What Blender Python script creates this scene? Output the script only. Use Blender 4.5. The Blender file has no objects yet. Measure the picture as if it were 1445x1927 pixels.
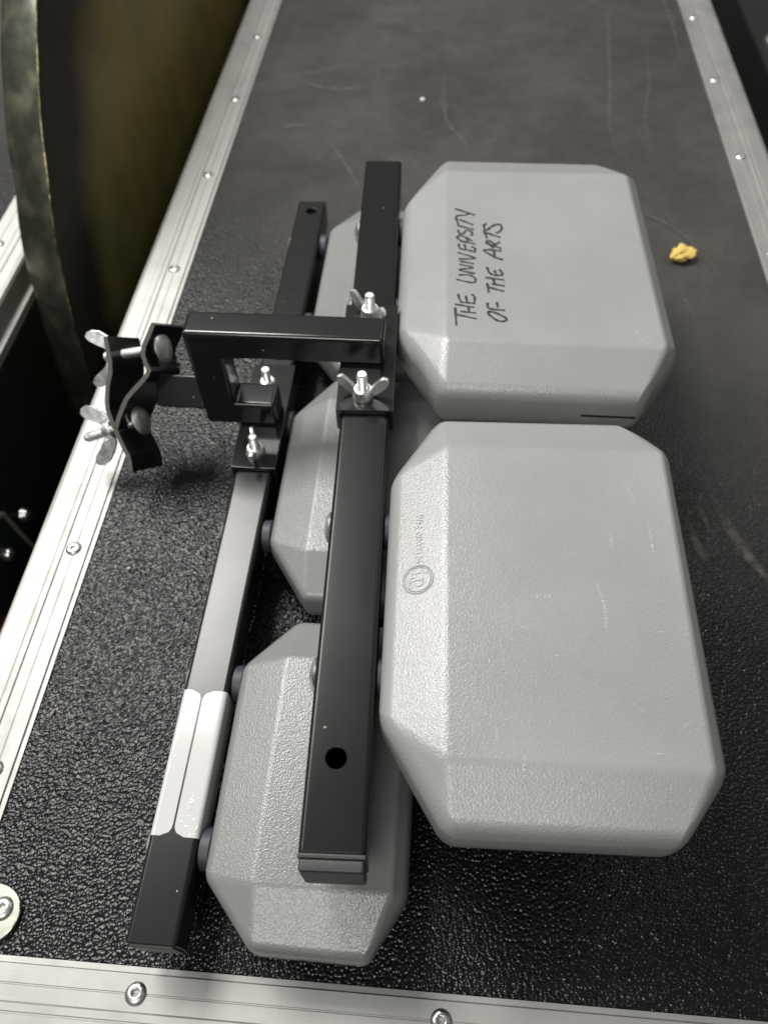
import bpy, bmesh, math, random
from mathutils import Vector, Matrix, noise
random.seed(7)
S = bpy.context.scene
COL = S.collection
# ---------------- camera, light, exposure ----------------
cd = bpy.data.cameras.new('camera'); cam = bpy.data.objects.new('camera', cd); COL.objects.link(cam)
cd.sensor_fit = 'VERTICAL'; cd.sensor_height = 36.0; cd.sensor_width = 27.0; cd.lens = 27.03
cd.clip_start = 0.01; cd.clip_end = 50
R = Matrix(((0.9969335836525184, -0.05104818017627103, 0.05930862573385082),
            (0.07575444632291532, 0.8195610565919544, -0.5679620923795776),
            (-0.019613608746366987, 0.5707133762393959, 0.8209150677953074)))
cam.matrix_world = Matrix.Translation((0, 0, .40)) @ R.to_4x4()
cd.dof.use_dof = True; cd.dof.focus_distance = 0.345; cd.dof.aperture_fstop = 9.0
S.camera = cam
W = bpy.data.worlds.new('World'); S.world = W; W.use_nodes = True
wn = W.node_tree.nodes; wl = W.node_tree.links
bg = wn['Background']; bg.inputs[1].default_value = 1.0
tc = wn.new('ShaderNodeTexCoord'); sx = wn.new('ShaderNodeSeparateXYZ'); rp = wn.new('ShaderNodeValToRGB')
wl.new(tc.outputs['Generated'], sx.inputs[0]); wl.new(sx.outputs[2], rp.inputs[0]); wl.new(rp.outputs[0], bg.inputs[0])
WORLD = ((0.0, (.03, .03, .03)), (.35, (.15, .147, .14)), (.62, (.30, .295, .28)), (1.0, (.16, .158, .152)))
el = rp.color_ramp.elements
el[0].position = WORLD[0][0]; el[0].color = (*WORLD[0][1], 1); el[1].position = 1; el[1].color = (*WORLD[3][1], 1)
for p, c in WORLD[1:3]:
    e = el.new(p); e.color = (*c, 1)
def panel(name, loc, aim, sx_, sy_, power, col):
    l = bpy.data.lights.new(name, 'AREA'); l.shape = 'RECTANGLE'; l.size = sx_; l.size_y = sy_; l.energy = power; l.color = col
    o = bpy.data.objects.new(name, l); COL.objects.link(o); o.location = loc
    d = Vector(aim) - Vector(loc); o.rotation_euler = d.to_track_quat('-Z', 'Y').to_euler(); return o
LC = (1, .976, .935)
panel('ceiling_light', (-.70, 1.08, 1.65), (-.70, 1.09, 0), .56, .84, 44, LC)
panel('ceiling_light', (-1.48, .92, 1.65), (-1.48, .93, 0), .50, 1.1, 34, LC)
panel('ceiling_light', (-.30, -1.12, 1.75), (-.30, -1.11, 0), .70, .75, 22, LC)
panel('ceiling_light', (1.1, 1.9, 1.9), (1.1, 1.91, 0), .6, 1.2, 8, LC)
S.view_settings.view_transform = 'Standard'; S.view_settings.look = 'None'
S.view_settings.exposure = 0.12; S.view_settings.gamma = 1.0
# ---------------- helpers ----------------
def tag(o, label=None, cat=None, group=None, kind=None):
    if label: o['label'] = label
    if cat: o['category'] = cat
    if group: o['group'] = group
    if kind: o['kind'] = kind
    return o
def empty(name, loc=(0, 0, 0)):
    o = bpy.data.objects.new(name, None); o.empty_display_size = .02; COL.objects.link(o); o.location = loc
    return o
def obj(name, bm, mats, parent=None, smooth=True, ang=35, wn_=True):
    """world-space bmesh -> object; keeps world placement under its parent"""
    bmesh.ops.recalc_face_normals(bm, faces=bm.faces)
    me = bpy.data.meshes.new(name)
    if smooth:
        for f in bm.faces: f.smooth = True
        for e in bm.edges:
            if len(e.link_faces) == 2 and e.calc_face_angle(0) > math.radians(ang): e.smooth = False
    bm.to_mesh(me); bm.free()
    for m in (mats if isinstance(mats, (list, tuple)) else [mats]): me.materials.append(m)
    o = bpy.data.objects.new(name, me); COL.objects.link(o)
    if smooth and wn_:
        w = o.modifiers.new('w', 'WEIGHTED_NORMAL'); w.keep_sharp = True; w.weight = 90
    if parent is not None:
        o.parent = parent
        o.matrix_parent_inverse = WORLDINV(parent)
    return o
def WM(p):
    m = p.matrix_basis.copy()
    if p.parent is not None: m = WM(p.parent) @ p.matrix_parent_inverse @ m
    return m
def WORLDINV(p): return WM(p).inverted()
def box(bm, x0, x1, y0, y1, z0, z1, bev=0, seg=2, M=None, mi=0):
    vs = [bm.verts.new(v) for v in ((x0,y0,z0),(x1,y0,z0),(x1,y1,z0),(x0,y1,z0),(x0,y0,z1),(x1,y0,z1),(x1,y1,z1),(x0,y1,z1))]
    fs = [bm.faces.new([vs[i] for i in q]) for q in ((3,2,1,0),(4,5,6,7),(0,1,5,4),(1,2,6,5),(2,3,7,6),(3,0,4,7))]
    for f in fs: f.material_index = mi
    if bev:
        es = set(e for f in fs for e in f.edges)
        r = bmesh.ops.bevel(bm, geom=list(es), offset=bev, segments=seg, profile=.5, affect='EDGES')
        vs = list(set(v for f in r['faces'] for v in f.verts) | set(v for v in vs if v.is_valid))
    if M is not None: bmesh.ops.transform(bm, matrix=M, verts=vs)
    return vs
def prism(bm, pts, z0, z1, M=None, bev=0, seg=2, mi=0):
    lo = [bm.verts.new((x, y, z0)) for x, y in pts]; hi = [bm.verts.new((x, y, z1)) for x, y in pts]
    n = len(pts); fs = [bm.faces.new(lo[::-1]), bm.faces.new(hi)]
    for i in range(n): fs.append(bm.faces.new((lo[i], lo[(i+1) % n], hi[(i+1) % n], hi[i])))
    for f in fs: f.material_index = mi
    vs = lo + hi
    if bev:
        es = [e for f in fs[:2] for e in f.edges]
        r = bmesh.ops.bevel(bm, geom=es, offset=bev, segments=seg, profile=.5, affect='EDGES')
        vs = list(set(v for f in r['faces'] for v in f.verts) | set(v for v in vs if v.is_valid))
    if M is not None: bmesh.ops.transform(bm, matrix=M, verts=vs)
    return vs
def lathe(bm, prof, M=None, n=28, mi=0, cap=True):
    """prof: list of (r, z) from bottom to top"""
    rings = []
    for r, z in prof:
        rings.append([bm.verts.new((r*math.cos(2*math.pi*k/n), r*math.sin(2*math.pi*k/n), z)) for k in range(n)])
    for a, b in zip(rings, rings[1:]):
        for k in range(n):
            f = bm.faces.new((a[k], a[(k+1) % n], b[(k+1) % n], b[k])); f.material_index = mi
    if cap:
        for q in (rings[0][::-1], rings[-1]):
            f = bm.faces.new(q); f.material_index = mi
    vs = [v for q in rings for v in q]
    if M is not None: bmesh.ops.transform(bm, matrix=M, verts=vs)
    return vs
def frame(o, x, y=None, z=None):
    """matrix from origin and two axes"""
    if z is None:
        x = Vector(x).normalized(); y = Vector(y); y = (y - x*(x.dot(y))).normalized(); z = x.cross(y)
    else:
        z = Vector(z).normalized(); x = Vector(x); x = (x - z*(z.dot(x))).normalized(); y = z.cross(x)
    M = Matrix((x, y, z)).transposed().to_4x4(); M.translation = Vector(o); return M
def cut(o, bm):
    """subtract a cutter bmesh from object o (applied)"""
    c = obj('cutter', bm, [], smooth=False)
    m = o.modifiers.new('b', 'BOOLEAN'); m.object = c; m.operation = 'DIFFERENCE'; m.solver = 'EXACT'
    dg = bpy.context.evaluated_depsgraph_get(); dg.update()
    me = bpy.data.meshes.new_from_object(o.evaluated_get(dg)); o.modifiers.clear()
    old = o.data; o.data = me; bpy.data.meshes.remove(old); bpy.data.objects.remove(c)
# ---------------- materials ----------------
def mat(name, col, rough=.5, metal=0, **kw):
    m = bpy.data.materials.new(name); m.use_nodes = True
    nt = m.node_tree; b = nt.nodes['Principled BSDF']
    b.inputs['Base Color'].default_value = (*col, 1); b.inputs['Roughness'].default_value = rough
    b.inputs['Metallic'].default_value = metal
    for k, v in kw.items(): b.inputs[k.replace('_', ' ')].default_value = v
    return m, nt, b
def N(nt, t, **kw):
    n = nt.nodes.new(t)
    for k, v in kw.items():
        if k in n.inputs.keys(): n.inputs[k].default_value = v
        else: setattr(n, k, v)
    return n
def ramp(nt, src, stops):
    r = nt.nodes.new('ShaderNodeValToRGB'); e = r.color_ramp.elements
    e[0].position, e[-1].position = stops[0][0], stops[-1][0]
    def c(v): return (*v, 1) if isinstance(v, tuple) else (v, v, v, 1)
    e[0].color = c(stops[0][1]); e[-1].color = c(stops[-1][1])
    for p, v in stops[1:-1]: q = e.new(p); q.color = c(v)
    nt.links.new(src, r.inputs[0]); return r.outputs[0]
def coords(nt, scale=(1, 1, 1)):
    t = nt.nodes.new('ShaderNodeTexCoord'); mp = nt.nodes.new('ShaderNodeMapping'); mp.inputs['Scale'].default_value = scale
    nt.links.new(t.outputs['Object'], mp.inputs[0]); return mp.outputs[0]
def noise_t(nt, vec, scale, detail=3, rough=.5, dist=0):
    n = N(nt, 'ShaderNodeTexNoise'); n.inputs['Scale'].default_value = scale; n.inputs['Detail'].default_value = detail
    n.inputs['Roughness'].default_value = rough; n.inputs['Distortion'].default_value = dist
    nt.links.new(vec, n.inputs['Vector']); return n.outputs['Fac']
def mathn(nt, op, a, b=None, c=None):
    n = nt.nodes.new('ShaderNodeMath'); n.operation = op
    for i, v in enumerate((a, b, c)):
        if v is None: continue
        if isinstance(v, (int, float)): n.inputs[i].default_value = v
        else: nt.links.new(v, n.inputs[i])
    return n.outputs[0]
def mixc(nt, f, a, b):
    n = nt.nodes.new('ShaderNodeMix'); n.data_type = 'RGBA'
    for s, v in ((n.inputs[0], f), (n.inputs[6], a), (n.inputs[7], b)):
        if isinstance(v, (int, float)): s.default_value = v
        elif isinstance(v, tuple): s.default_value = (*v, 1)
        else: nt.links.new(v, s)
    return n.outputs[2]
def bump(nt, b, h, strength, dist, prev=None):
    n = nt.nodes.new('ShaderNodeBump'); n.inputs['Strength'].default_value = strength; n.inputs['Distance'].default_value = dist
    nt.links.new(h, n.inputs['Height'])
    if prev is not None: nt.links.new(prev, n.inputs['Normal'])
    nt.links.new(n.outputs[0], b.inputs['Normal']); return n.outputs[0]

# grey moulded plastic with a pebbled skin
def plastic(name, col):
    m, nt, b = mat(name, col, .22)
    c = coords(nt)
    big = noise_t(nt, c, 14, 3); mid = noise_t(nt, c, 160, 4, .6)
    v = N(nt, 'ShaderNodeTexVoronoi', feature='SMOOTH_F1'); v.inputs['Scale'].default_value = 1150; v.inputs['Smoothness'].default_value = .5
    wob = nt.nodes.new('ShaderNodeVectorMath'); wob.operation = 'MULTIPLY_ADD'
    nz = N(nt, 'ShaderNodeTexNoise'); nz.inputs['Scale'].default_value = 700; nt.links.new(c, nz.inputs['Vector'])
    nt.links.new(nz.outputs['Color'], wob.inputs[0]); wob.inputs[1].default_value = (.0006,)*3; nt.links.new(c, wob.inputs[2])
    nt.links.new(wob.outputs[0], v.inputs['Vector'])
    h = mathn(nt, 'ADD', v.outputs['Distance'], mathn(nt, 'MULTIPLY', noise_t(nt, c, 2400, 2), .8))
    h = mathn(nt, 'ADD', h, mathn(nt, 'MULTIPLY', mid, .5))
    bump(nt, b, h, .30, .0004)
    dk = tuple(x*.93 for x in col); lt = tuple(min(1, x*1.05) for x in col)
    base = mixc(nt, ramp(nt, big, [(.35, 0.), (.65, 1.)]), dk, lt)
    # rubbed pale specks and faint smears
    sp = ramp(nt, noise_t(nt, c, 420, 2, .5), [(.70, 0.), (.78, 1.)])
    zone = ramp(nt, noise_t(nt, c, 30, 3, .6), [(.5, 0.), (.66, .4)])
    base = mixc(nt, mathn(nt, 'MULTIPLY', sp, zone), base, (.42, .42, .40))
    nt.links.new(base, b.inputs['Base Color'])
    nt.links.new(ramp(nt, mid, [(.3, .20), (.7, .27)]), b.inputs['Roughness'])
    return m
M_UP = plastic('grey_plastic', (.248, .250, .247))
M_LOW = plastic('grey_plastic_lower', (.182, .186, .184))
M_WEAR, nt, b = mat('scuff_on_plastic', (.48, .48, .46), .6)
cc = coords(nt); al = ramp(nt, noise_t(nt, cc, 1300, 3, .7), [(.43, 0.), (.60, .72)]); nt.links.new(al, b.inputs['Alpha'])
M_SEAM, _, _ = mat('seam_plastic', (.20, .20, .19), .5)
# black enamel steel
def enamel(name, col, rough, bs=.12, sp_=.5):
    m, nt, b = mat(name, col, rough, Specular_IOR_Level=sp_); c = coords(nt)
    bump(nt, b, noise_t(nt, c, 700, 2, .5), bs*.35, .0003)
    nt.links.new(ramp(nt, noise_t(nt, c, 22, 4, .6), [(.3, rough*.94), (.7, rough*1.08)]), b.inputs['Roughness'])
    sp = ramp(nt, noise_t(nt, c, 330, 1, .3), [(.80, 0.), (.83, 1.)])
    nt.links.new(mixc(nt, sp, col, (.30, .29, .27)), b.inputs['Base Color'])
    return m
M_BAR = enamel('black_enamel_satin', (.010, .0095, .0095), .26, .10, .35)
M_BARU = enamel('black_enamel_upper', (.009, .009, .009), .24, .07, .24)
M_GLOSS = enamel('black_enamel_gloss', (.010, .010, .010), .17, .06)
M_PLUG, nt, b = mat('black_plastic', (.022, .022, .022), .48); bump(nt, b, noise_t(nt, coords(nt), 900, 3), .2, .0004)
M_RUB, _, _ = mat('dark_rubber', (.035, .037, .045), .55)
M_JAW_SHEEN, _, _ = mat('painted_edge_sheen', (.11, .10, .095), .38, .2)  # lighter grey paints the reflected sheen on the jaw edges into the colour
M_HOLE, _, _ = mat('dark_inside', (.004, .004, .004), .9)
def zinc(name, col, r):
    m, nt, b = mat(name, col, r, 1); c = coords(nt)
    bump(nt, b, noise_t(nt, c, 500, 3, .6), .25, .0006)
    nt.links.new(ramp(nt, noise_t(nt, c, 180, 3, .6), [(.3, r*.7), (.7, r*1.4)]), b.inputs['Roughness']); return m
M_ZINC = zinc('zinc_plate', (.86, .89, .88), .38)
M_HEAD = zinc('bolt_head_zinc', (.72, .71, .66), .42)
# glossy white tape
M_TAPE, nt, b = mat('white_glossy_tape', (.46, .46, .455), .12, Specular_IOR_Level=.25); c = coords(nt, (1, .5, 1))
bb = ramp(nt, noise_t(nt, c, 420, 2, .6, .5), [(.58, 0.), (.66, 1.)])
bb = mathn(nt, 'MULTIPLY', bb, ramp(nt, noise_t(nt, c, 60, 2), [(.45, 0.), (.58, 1.)]))
bump(nt, b, bb, .45, .0003)
# aluminium
def alu(name, along, col=(.365, .362, .352), r=.54):
    m, nt, b = mat(name, col, r, 1)
    s = (1, 1, 1)
    st = {'y': (1, .02, 1), 'x': (.02, 1, 1)}[along]; xs = {'y': (.05, 1, 1), 'x': (1, .05, 1)}[along]
    c = coords(nt, st); c0 = coords(nt); cx = coords(nt, xs)
    brush = noise_t(nt, c, 900, 4, .6); dirt = noise_t(nt, c0, 34, 5, .65); cross = ramp(nt, noise_t(nt, cx, 420, 2, .5), [(.68, 0.), (.74, 1.)])
    czone = ramp(nt, noise_t(nt, c0, 40, 2), [(.56, 0.), (.66, .5)])
    cs = mathn(nt, 'MULTIPLY', cross, czone)
    base = mixc(nt, ramp(nt, dirt, [(.34, .30), (.58, 0.)]), col, (.38, .37, .35))
    base = mixc(nt, cs, base, (.22, .21, .20))
    nt.links.new(base, b.inputs['Base Color'])
    nt.links.new(mathn(nt, 'ADD', ramp(nt, dirt, [(.3, r+.12), (.7, r-.04)]), mathn(nt, 'MULTIPLY', brush, .06)), b.inputs['Roughness'])
    h = mathn(nt, 'ADD', brush, mathn(nt, 'MULTIPLY', noise_t(nt, c0, 120, 3), .8))
    h = mathn(nt, 'SUBTRACT', h, mathn(nt, 'MULTIPLY', cs, .8))
    bump(nt, b, h, .10, .0003)
    return m
M_ALY = alu('aluminium_long', 'y'); M_ALX = alu('aluminium_cross', 'x')
M_RIV = zinc('rivet_metal', (.55, .545, .53), .28)
# black leather-grained vinyl of the lid
def leather(name):
    m, nt, b = mat(name, (.014, .014, .014), .25, Specular_IOR_Level=.27)
    c = coords(nt)
    nz = N(nt, 'ShaderNodeTexNoise'); nz.inputs['Scale'].default_value = 260; nz.inputs['Detail'].default_value = 3; nt.links.new(c, nz.inputs['Vector'])
    wob = nt.nodes.new('ShaderNodeVectorMath'); wob.operation = 'MULTIPLY_ADD'
    nt.links.new(nz.outputs['Color'], wob.inputs[0]); wob.inputs[1].default_value = (.0011,)*3; nt.links.new(c, wob.inputs[2])
    v = N(nt, 'ShaderNodeTexVoronoi', feature='SMOOTH_F1'); v.inputs['Scale'].default_value = 590; v.inputs['Smoothness'].default_value = .40
    nt.links.new(wob.outputs[0], v.inputs['Vector'])
    peb = mathn(nt, 'SUBTRACT', 1.0, mathn(nt, 'POWER', v.outputs['Distance'], 1.6))
    sy = nt.nodes.new('ShaderNodeSeparateXYZ'); nt.links.new(c, sy.inputs[0])
    # wear grows towards the far, much used half of the lid
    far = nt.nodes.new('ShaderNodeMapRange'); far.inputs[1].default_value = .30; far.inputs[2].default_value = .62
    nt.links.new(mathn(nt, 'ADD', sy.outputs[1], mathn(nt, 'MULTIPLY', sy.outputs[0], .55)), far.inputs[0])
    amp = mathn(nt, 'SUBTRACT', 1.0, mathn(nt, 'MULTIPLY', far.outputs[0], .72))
    h = mathn(nt, 'MULTIPLY', mathn(nt, 'ADD', peb, mathn(nt, 'MULTIPLY', noise_t(nt, c, 300, 1), .22)), amp)
    h = mathn(nt, 'ADD', h, mathn(nt, 'MULTIPLY', noise_t(nt, c, 30, 2), .5))
    bump(nt, b, h, .9, .00064)
    patch = ramp(nt, noise_t(nt, c, 7, 5, .62, .8), [(.38, 0.), (.68, 1.)])
    smear = ramp(nt, noise_t(nt, coords(nt, (1.5, 1.2, 1)), 9, 6, .7, .4), [(.42, 0.), (.75, 1.)])
    fine = ramp(nt, noise_t(nt, c, 60, 5, .7), [(.40, 0.), (.70, 1.)])
    veil = mathn(nt, 'ADD', .34, mathn(nt, 'ADD', mathn(nt, 'MULTIPLY', patch, .24), mathn(nt, 'ADD', mathn(nt, 'MULTIPLY', smear, .16), mathn(nt, 'MULTIPLY', fine, .14))))
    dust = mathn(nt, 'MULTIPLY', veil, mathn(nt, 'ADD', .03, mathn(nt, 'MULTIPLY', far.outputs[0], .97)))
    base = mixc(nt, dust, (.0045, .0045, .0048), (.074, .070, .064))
    lint = ramp(nt, noise_t(nt, c, 520, 1, .3), [(.775, 0.), (.80, .7)])
    base = mixc(nt, lint, base, (.16, .155, .145))
    nt.links.new(base, b.inputs['Base Color'])
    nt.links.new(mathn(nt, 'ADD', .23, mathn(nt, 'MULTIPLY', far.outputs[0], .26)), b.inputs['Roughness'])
    return m
M_LID = leather('black_grained_vinyl')
M_CHALK, nt, b = mat('dusty_scratch', (.10, .094, .082), .8)
t = nt.nodes.new('ShaderNodeTexCoord'); sp = nt.nodes.new('ShaderNodeSeparateXYZ'); nt.links.new(t.outputs['UV'], sp.inputs[0])
edge = mathn(nt, 'MULTIPLY', mathn(nt, 'MULTIPLY', sp.outputs[0], mathn(nt, 'SUBTRACT', 1.0, sp.outputs[0])), 4.0)
ends = mathn(nt, 'MULTIPLY', mathn(nt, 'MULTIPLY', sp.outputs[1], mathn(nt, 'SUBTRACT', 1.0, sp.outputs[1])), 4.0)
a = mathn(nt, 'MULTIPLY', mathn(nt, 'MULTIPLY', edge, ends), ramp(nt, noise_t(nt, coords(nt), 130, 4, .7), [(.35, .1), (.7, .85)]))
nt.links.new(a, b.inputs['Alpha'])
M_SIDE, nt, b = mat('black_case_side', (.010, .010, .010), .55); bump(nt, b, noise_t(nt, coords(nt), 400, 3), .3, .0006)
# bronze of the gong
M_GONG, nt, b = mat('tarnished_bronze', (.2, .14, .05), .5, .4); c = coords(nt)
sp = nt.nodes.new('ShaderNodeSeparateXYZ'); nt.links.new(c, sp.inputs[0])
rad = mathn(nt, 'POWER', mathn(nt, 'ADD', mathn(nt, 'POWER', sp.outputs[1], 2.0), mathn(nt, 'POWER', sp.outputs[2], 2.0)), .5)
band = ramp(nt, mathn(nt, 'ADD', rad, mathn(nt, 'MULTIPLY', noise_t(nt, c, 14, 4), .05)), [(.30, 1.), (.345, .85), (.385, .04), (1., .03)])
br = mixc(nt, ramp(nt, noise_t(nt, coords(nt, (1, 1, .25)), 13, 4, .6), [(.38, 0.), (.62, 1.)]), (.34, .235, .065), (.25, .215, .08))
nt.links.new(mixc(nt, band, (.035, .034, .028), br), b.inputs['Base Color'])
bump(nt, b, noise_t(nt, c, 60, 3), .4, .002)
nt.links.new(ramp(nt, noise_t(nt, c, 20, 4), [(.3, .38), (.7, .6)]), b.inputs['Roughness'])
M_LIP, nt, b = mat('hammered_bronze_lip', (.16, .16, .12), .38, .9); c = coords(nt)
nt.links.new(mixc(nt, ramp(nt, noise_t(nt, c, 40, 2, .45), [(.48, 0.), (.72, 1.)]), (.10, .103, .08), (.24, .23, .165)), b.inputs['Base Color'])
bump(nt, b, noise_t(nt, c, 60, 1), .35, .003)
M_EDGE, nt, b = mat('worn_bronze_edge', (.3, .26, .16), .45, 1); bump(nt, b, noise_t(nt, coords(nt), 200, 2), .5, .001)
nt.links.new(mixc(nt, ramp(nt, noise_t(nt, coords(nt), 70, 4, .7), [(.40, 0.), (.62, 1.)]), (.06, .055, .035), (.34, .30, .18)), b.inputs['Base Color'])
M_INK, nt, b = mat('black_marker_ink', (.022, .022, .03), .45)
a = ramp(nt, noise_t(nt, coords(nt), 1500, 2, .6), [(.3, .72), (.55, .97)]); nt.links.new(a, b.inputs['Alpha'])
M_FOAM, nt, b = mat('yellow_foam', (.80, .50, .07), .9, Subsurface_Weight=.15)
c = coords(nt); nt.links.new(mixc(nt, noise_t(nt, c, 300, 4, .7), (.70, .53, .17), (.62, .38, .07)), b.inputs['Base Color']); bump(nt, b, noise_t(nt, c, 900, 3, .7), .9, .001)
M_FLOOR, nt, b = mat('dark_floor', (.012, .012, .012), .8); bump(nt, b, noise_t(nt, coords(nt), 80, 4), .3, .002)
M_GREEN, _, _ = mat('dark_green_enamel', (.010, .022, .018), .4)
M_PALE, _, _ = mat('pale_worn_edge', (.28, .27, .22), .5, .3)
M_WOOD, nt, b = mat('rusty_brown', (.10, .035, .012), .7)
c = coords(nt); nt.links.new(mixc(nt, noise_t(nt, c, 90, 5, .7), (.17, .06, .02), (.02, .012, .008)), b.inputs['Base Color'])
# ---------------- the setting ----------------
bm = bmesh.new(); box(bm, -4, 4, -3, 5, -.66, -.64)
tag(obj('floor', bm, M_FLOOR, smooth=False), kind='structure')

# ---------------- flight case with riveted aluminium rails ----------------
PROF = [(0, 0), (0, .0009), (.0024, .0010), (.0029, .0021), (.0100, .0021), (.0103, .0018), (.0107, .0018), (.0110, .0021),
        (.0170, .0021), (.0177, .0028), (.0206, .0028), (.0210, .0025), (.0214, .0025), (.0218, .0028), (.0262, .0028), (.0268, .0021),
        (.0340, .0021), (.0370, .0010), (.0384, -.0012), (.0386, -.018), (.0430, -.0195), (.0436, -.026), (.0370, -.030), (.012, -.030), (.012, -.0062), (0, -.0062)]
def rail(o, inner, outward, along, a0, a1, matl, parent):
    """inner: fixed coordinate of the inner edge, outward: +1/-1, along: 'x' or 'y'"""
    bm = bmesh.new(); n = 1
    segs = 60; rings = []
    for k in range(segs+1):
        t = a0 + (a1-a0)*k/segs; ring = []
        for d, z in PROF:
            w = inner + outward*d
            zz = z + (.00012*noise.noise(Vector((t*9, d*70, 3))) if z > 0 else 0)
            ring.append(bm.verts.new((t, w, zz) if along == 'x' else (w, t, zz)))
        rings.append(ring)
    m = len(PROF)
    for a, b in zip(rings, rings[1:]):
        for k in range(m): bm.faces.new((a[k], a[(k+1) % m], b[(k+1) % m], b[k]))
    bm.faces.new(rings[0]); bm.faces.new(rings[-1][::-1])
    return obj(o, bm, matl, parent, True, 20)
RIV = [(.0003, -.001), (.0048, -.001), (.0049, .0002), (.0044, .0010), (.0034, .0016), (.0024, .0018), (.0018, .0016), (.0014, .0002), (.0013, -.0008)]
def rivet(x, y, z, parent, s=1.0):
    bm = bmesh.new(); M = Matrix.Translation((x, y, z)) @ Matrix.Rotation(random.uniform(-.08, .08), 4, 'X') @ Matrix.Scale(s, 4)
    lathe(bm, RIV, M, 24, 0, False)
    f = lathe(bm, [(.0014, -.0002), (.0002, -.0002)], M, 24, 1, False)
    return obj('rivet', bm, [M_RIV, M_HOLE], parent)
XL, XR, YN, YF = -.2056, .2553, .0205, 1.62
case = tag(empty('flight_case', (.025, .8, -.64)), 'black grained flight case with silver riveted edge rails, grey percussion blocks lying on its lid', 'flight case', 'flight cases')
# lid panel with dusty scratches in its surface
bm = bmesh.new(); uv = bm.loops.layers.uv.new('UVMap')
box(bm, XL+.0002, XR-.0002, YN+.0002, YF-.0002, -.006, 0)
def ribbon(bm, pts, w, z=.00025, mi=1, M=None):
    P = [Vector((p[0], p[1], 0)) for p in pts]; Q = []
    for i in range(len(P)-1):      # Catmull-Rom smoothing
        a, b_, c_, d = P[max(i-1, 0)], P[i], P[i+1], P[min(i+2, len(P)-1)]
        for k in range(8):
            t = k/8; Q.append(.5*((2*b_) + (c_-a)*t + (2*a-5*b_+4*c_-d)*t*t + (3*b_-a-3*c_+d)*t**3))
    Q.append(P[-1]); L = []; R_ = []
    for i, q in enumerate(Q):
        d = (Q[min(i+1, len(Q)-1)] - Q[max(i-1, 0)]).normalized(); n = Vector((-d.y, d.x, 0))
        ww = w*(.75+.5*noise.noise(q*60+Vector((5, 1, 2))))
        L.append(bm.verts.new(q+n*ww/2+Vector((0, 0, z)))); R_.append(bm.verts.new(q-n*ww/2+Vector((0, 0, z))))
    fs = []
    for i in range(len(Q)-1):
        f = bm.faces.new((L[i], R_[i], R_[i+1], L[i+1])); f.material_index = mi; fs.append(f)
        for lp, c_ in zip(f.loops, ((0, i), (1, i), (1, i+1), (0, i+1))): lp[uv].uv = (c_[0], c_[1]/(len(Q)-1))
    if M is not None: bmesh.ops.transform(bm, matrix=M, verts=L+R_)
    return fs
SCR = [([(-.199, .816), (-.13, .843), (-.092, .865)], .006), ([(-.1265, .7258), (-.094, .665), (-.0755, .623)], .006),
       ([(.177, 1.017), (.171, .963), (.162, .831), (.154, .749), (.155, .684)], .0055), ([(.2046, .901), (.202, .8325), (.189, .76), (.187, .694)], .004),
       ([(-.009, .847), (-.0045, .752), (.0118, .714), (.0207, .687)], .007), ([(.177, .631), (.191, .593), (.196, .5675)], .0025),
       ([(.185, .519), (.189, .487), (.195, .452)], .004), ([(.041, .795), (.06, .822)], .003), ([(.1676, .2945), (.1736, .271)], .006),
       ([(.1591, .282), (.1657, .251)], .007), ([(.178, .30), (.19, .262), (.205, .235)], .009), ([(-.16, .82), (-.125, .80), (-.08, .806)], .01),
       ([(-.162, .722), (-.150, .730), (-.137, .727)], .010), ([(.22, 1.2), (.24, 1.0), (.238, .86)], .006), ([(.14, .60), (.17, .60), (.2, .57), (.22, .52)], .004)]
for pts, w in SCR: ribbon(bm, pts, w, .00025 + .00005*SCR.index((pts, w)))
lid = obj('lid_panel', bm, [M_LID, M_CHALK], case, False)
bm = bmesh.new(); box(bm, XL-.036, XR+.036, YN-.036, YF+.036, -.64, -.0315); obj('case_body', bm, M_SIDE, case, False)
rail('edge_rail', XL, -1, 'y', YN, YF, M_ALY, case)
rail('edge_rail', XR, 1, 'y', YN, YF, M_ALY, case)
rail('edge_rail', YN, -1, 'x', XL-.0385, XR+.0385, M_ALX, case)
rail('edge_rail', YF, 1, 'x', XL-.0385, XR+.0385, M_ALX, case)
for k in range(12): rivet(XL-.0117, .1016+.1345*k, .0019, case)
for k in range(12): rivet(XR+.0112, .1300+.1400*k, .0019, case)
for k in range(4): rivet(-.1184+.1345*k, YN-.0102, .0019, case)
# rounded corner plate with its rivet
bm = bmesh.new(); pts = []
for k in range(40):
    a = 2*math.pi*k/40; pts.append((-.1955+.0150*math.cos(a), .0362+.0128*math.sin(a)))
prism(bm, pts, .0004, .0030, None, .0008)
cp = obj('corner_plate', bm, zinc('corner_zinc', (.36, .37, .32), .45), case)
bm = bmesh.new(); lathe(bm, RIV, Matrix.Translation((-.1895, .0387, .0028)) @ Matrix.Scale(1.1, 4), 24, 0, False)
lathe(bm, [(.0014, 0), (.0002, 0)], Matrix.Translation((-.1895, .0387, .0028)), 24, 1, False); obj('rivet', bm, [M_RIV, M_HOLE], cp)

# ---------------- second case beyond the gong ----------------
case2 = tag(empty('flight_case', (-.65, .6, -.64)), 'second flight case, only its bright rail corner and grained lid show left of the gong', 'flight case', 'flight cases')
bm = bmesh.new(); box(bm, -.95, -.3860, -.6, 1.7, -.006, 0); obj('lid_panel', bm, M_LID, case2, False)
rail('edge_rail', -.3858, 1, 'y', -.6, 1.7, M_ALY, case2)
bm = bmesh.new(); box(bm, -.95, -.350, -.6, 1.7, -.64, -.0315); obj('case_body', bm, M_SIDE, case2, False)
for k in range(8): rivet(-.3745, -.1+.21*k, .0019, case2)

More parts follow.
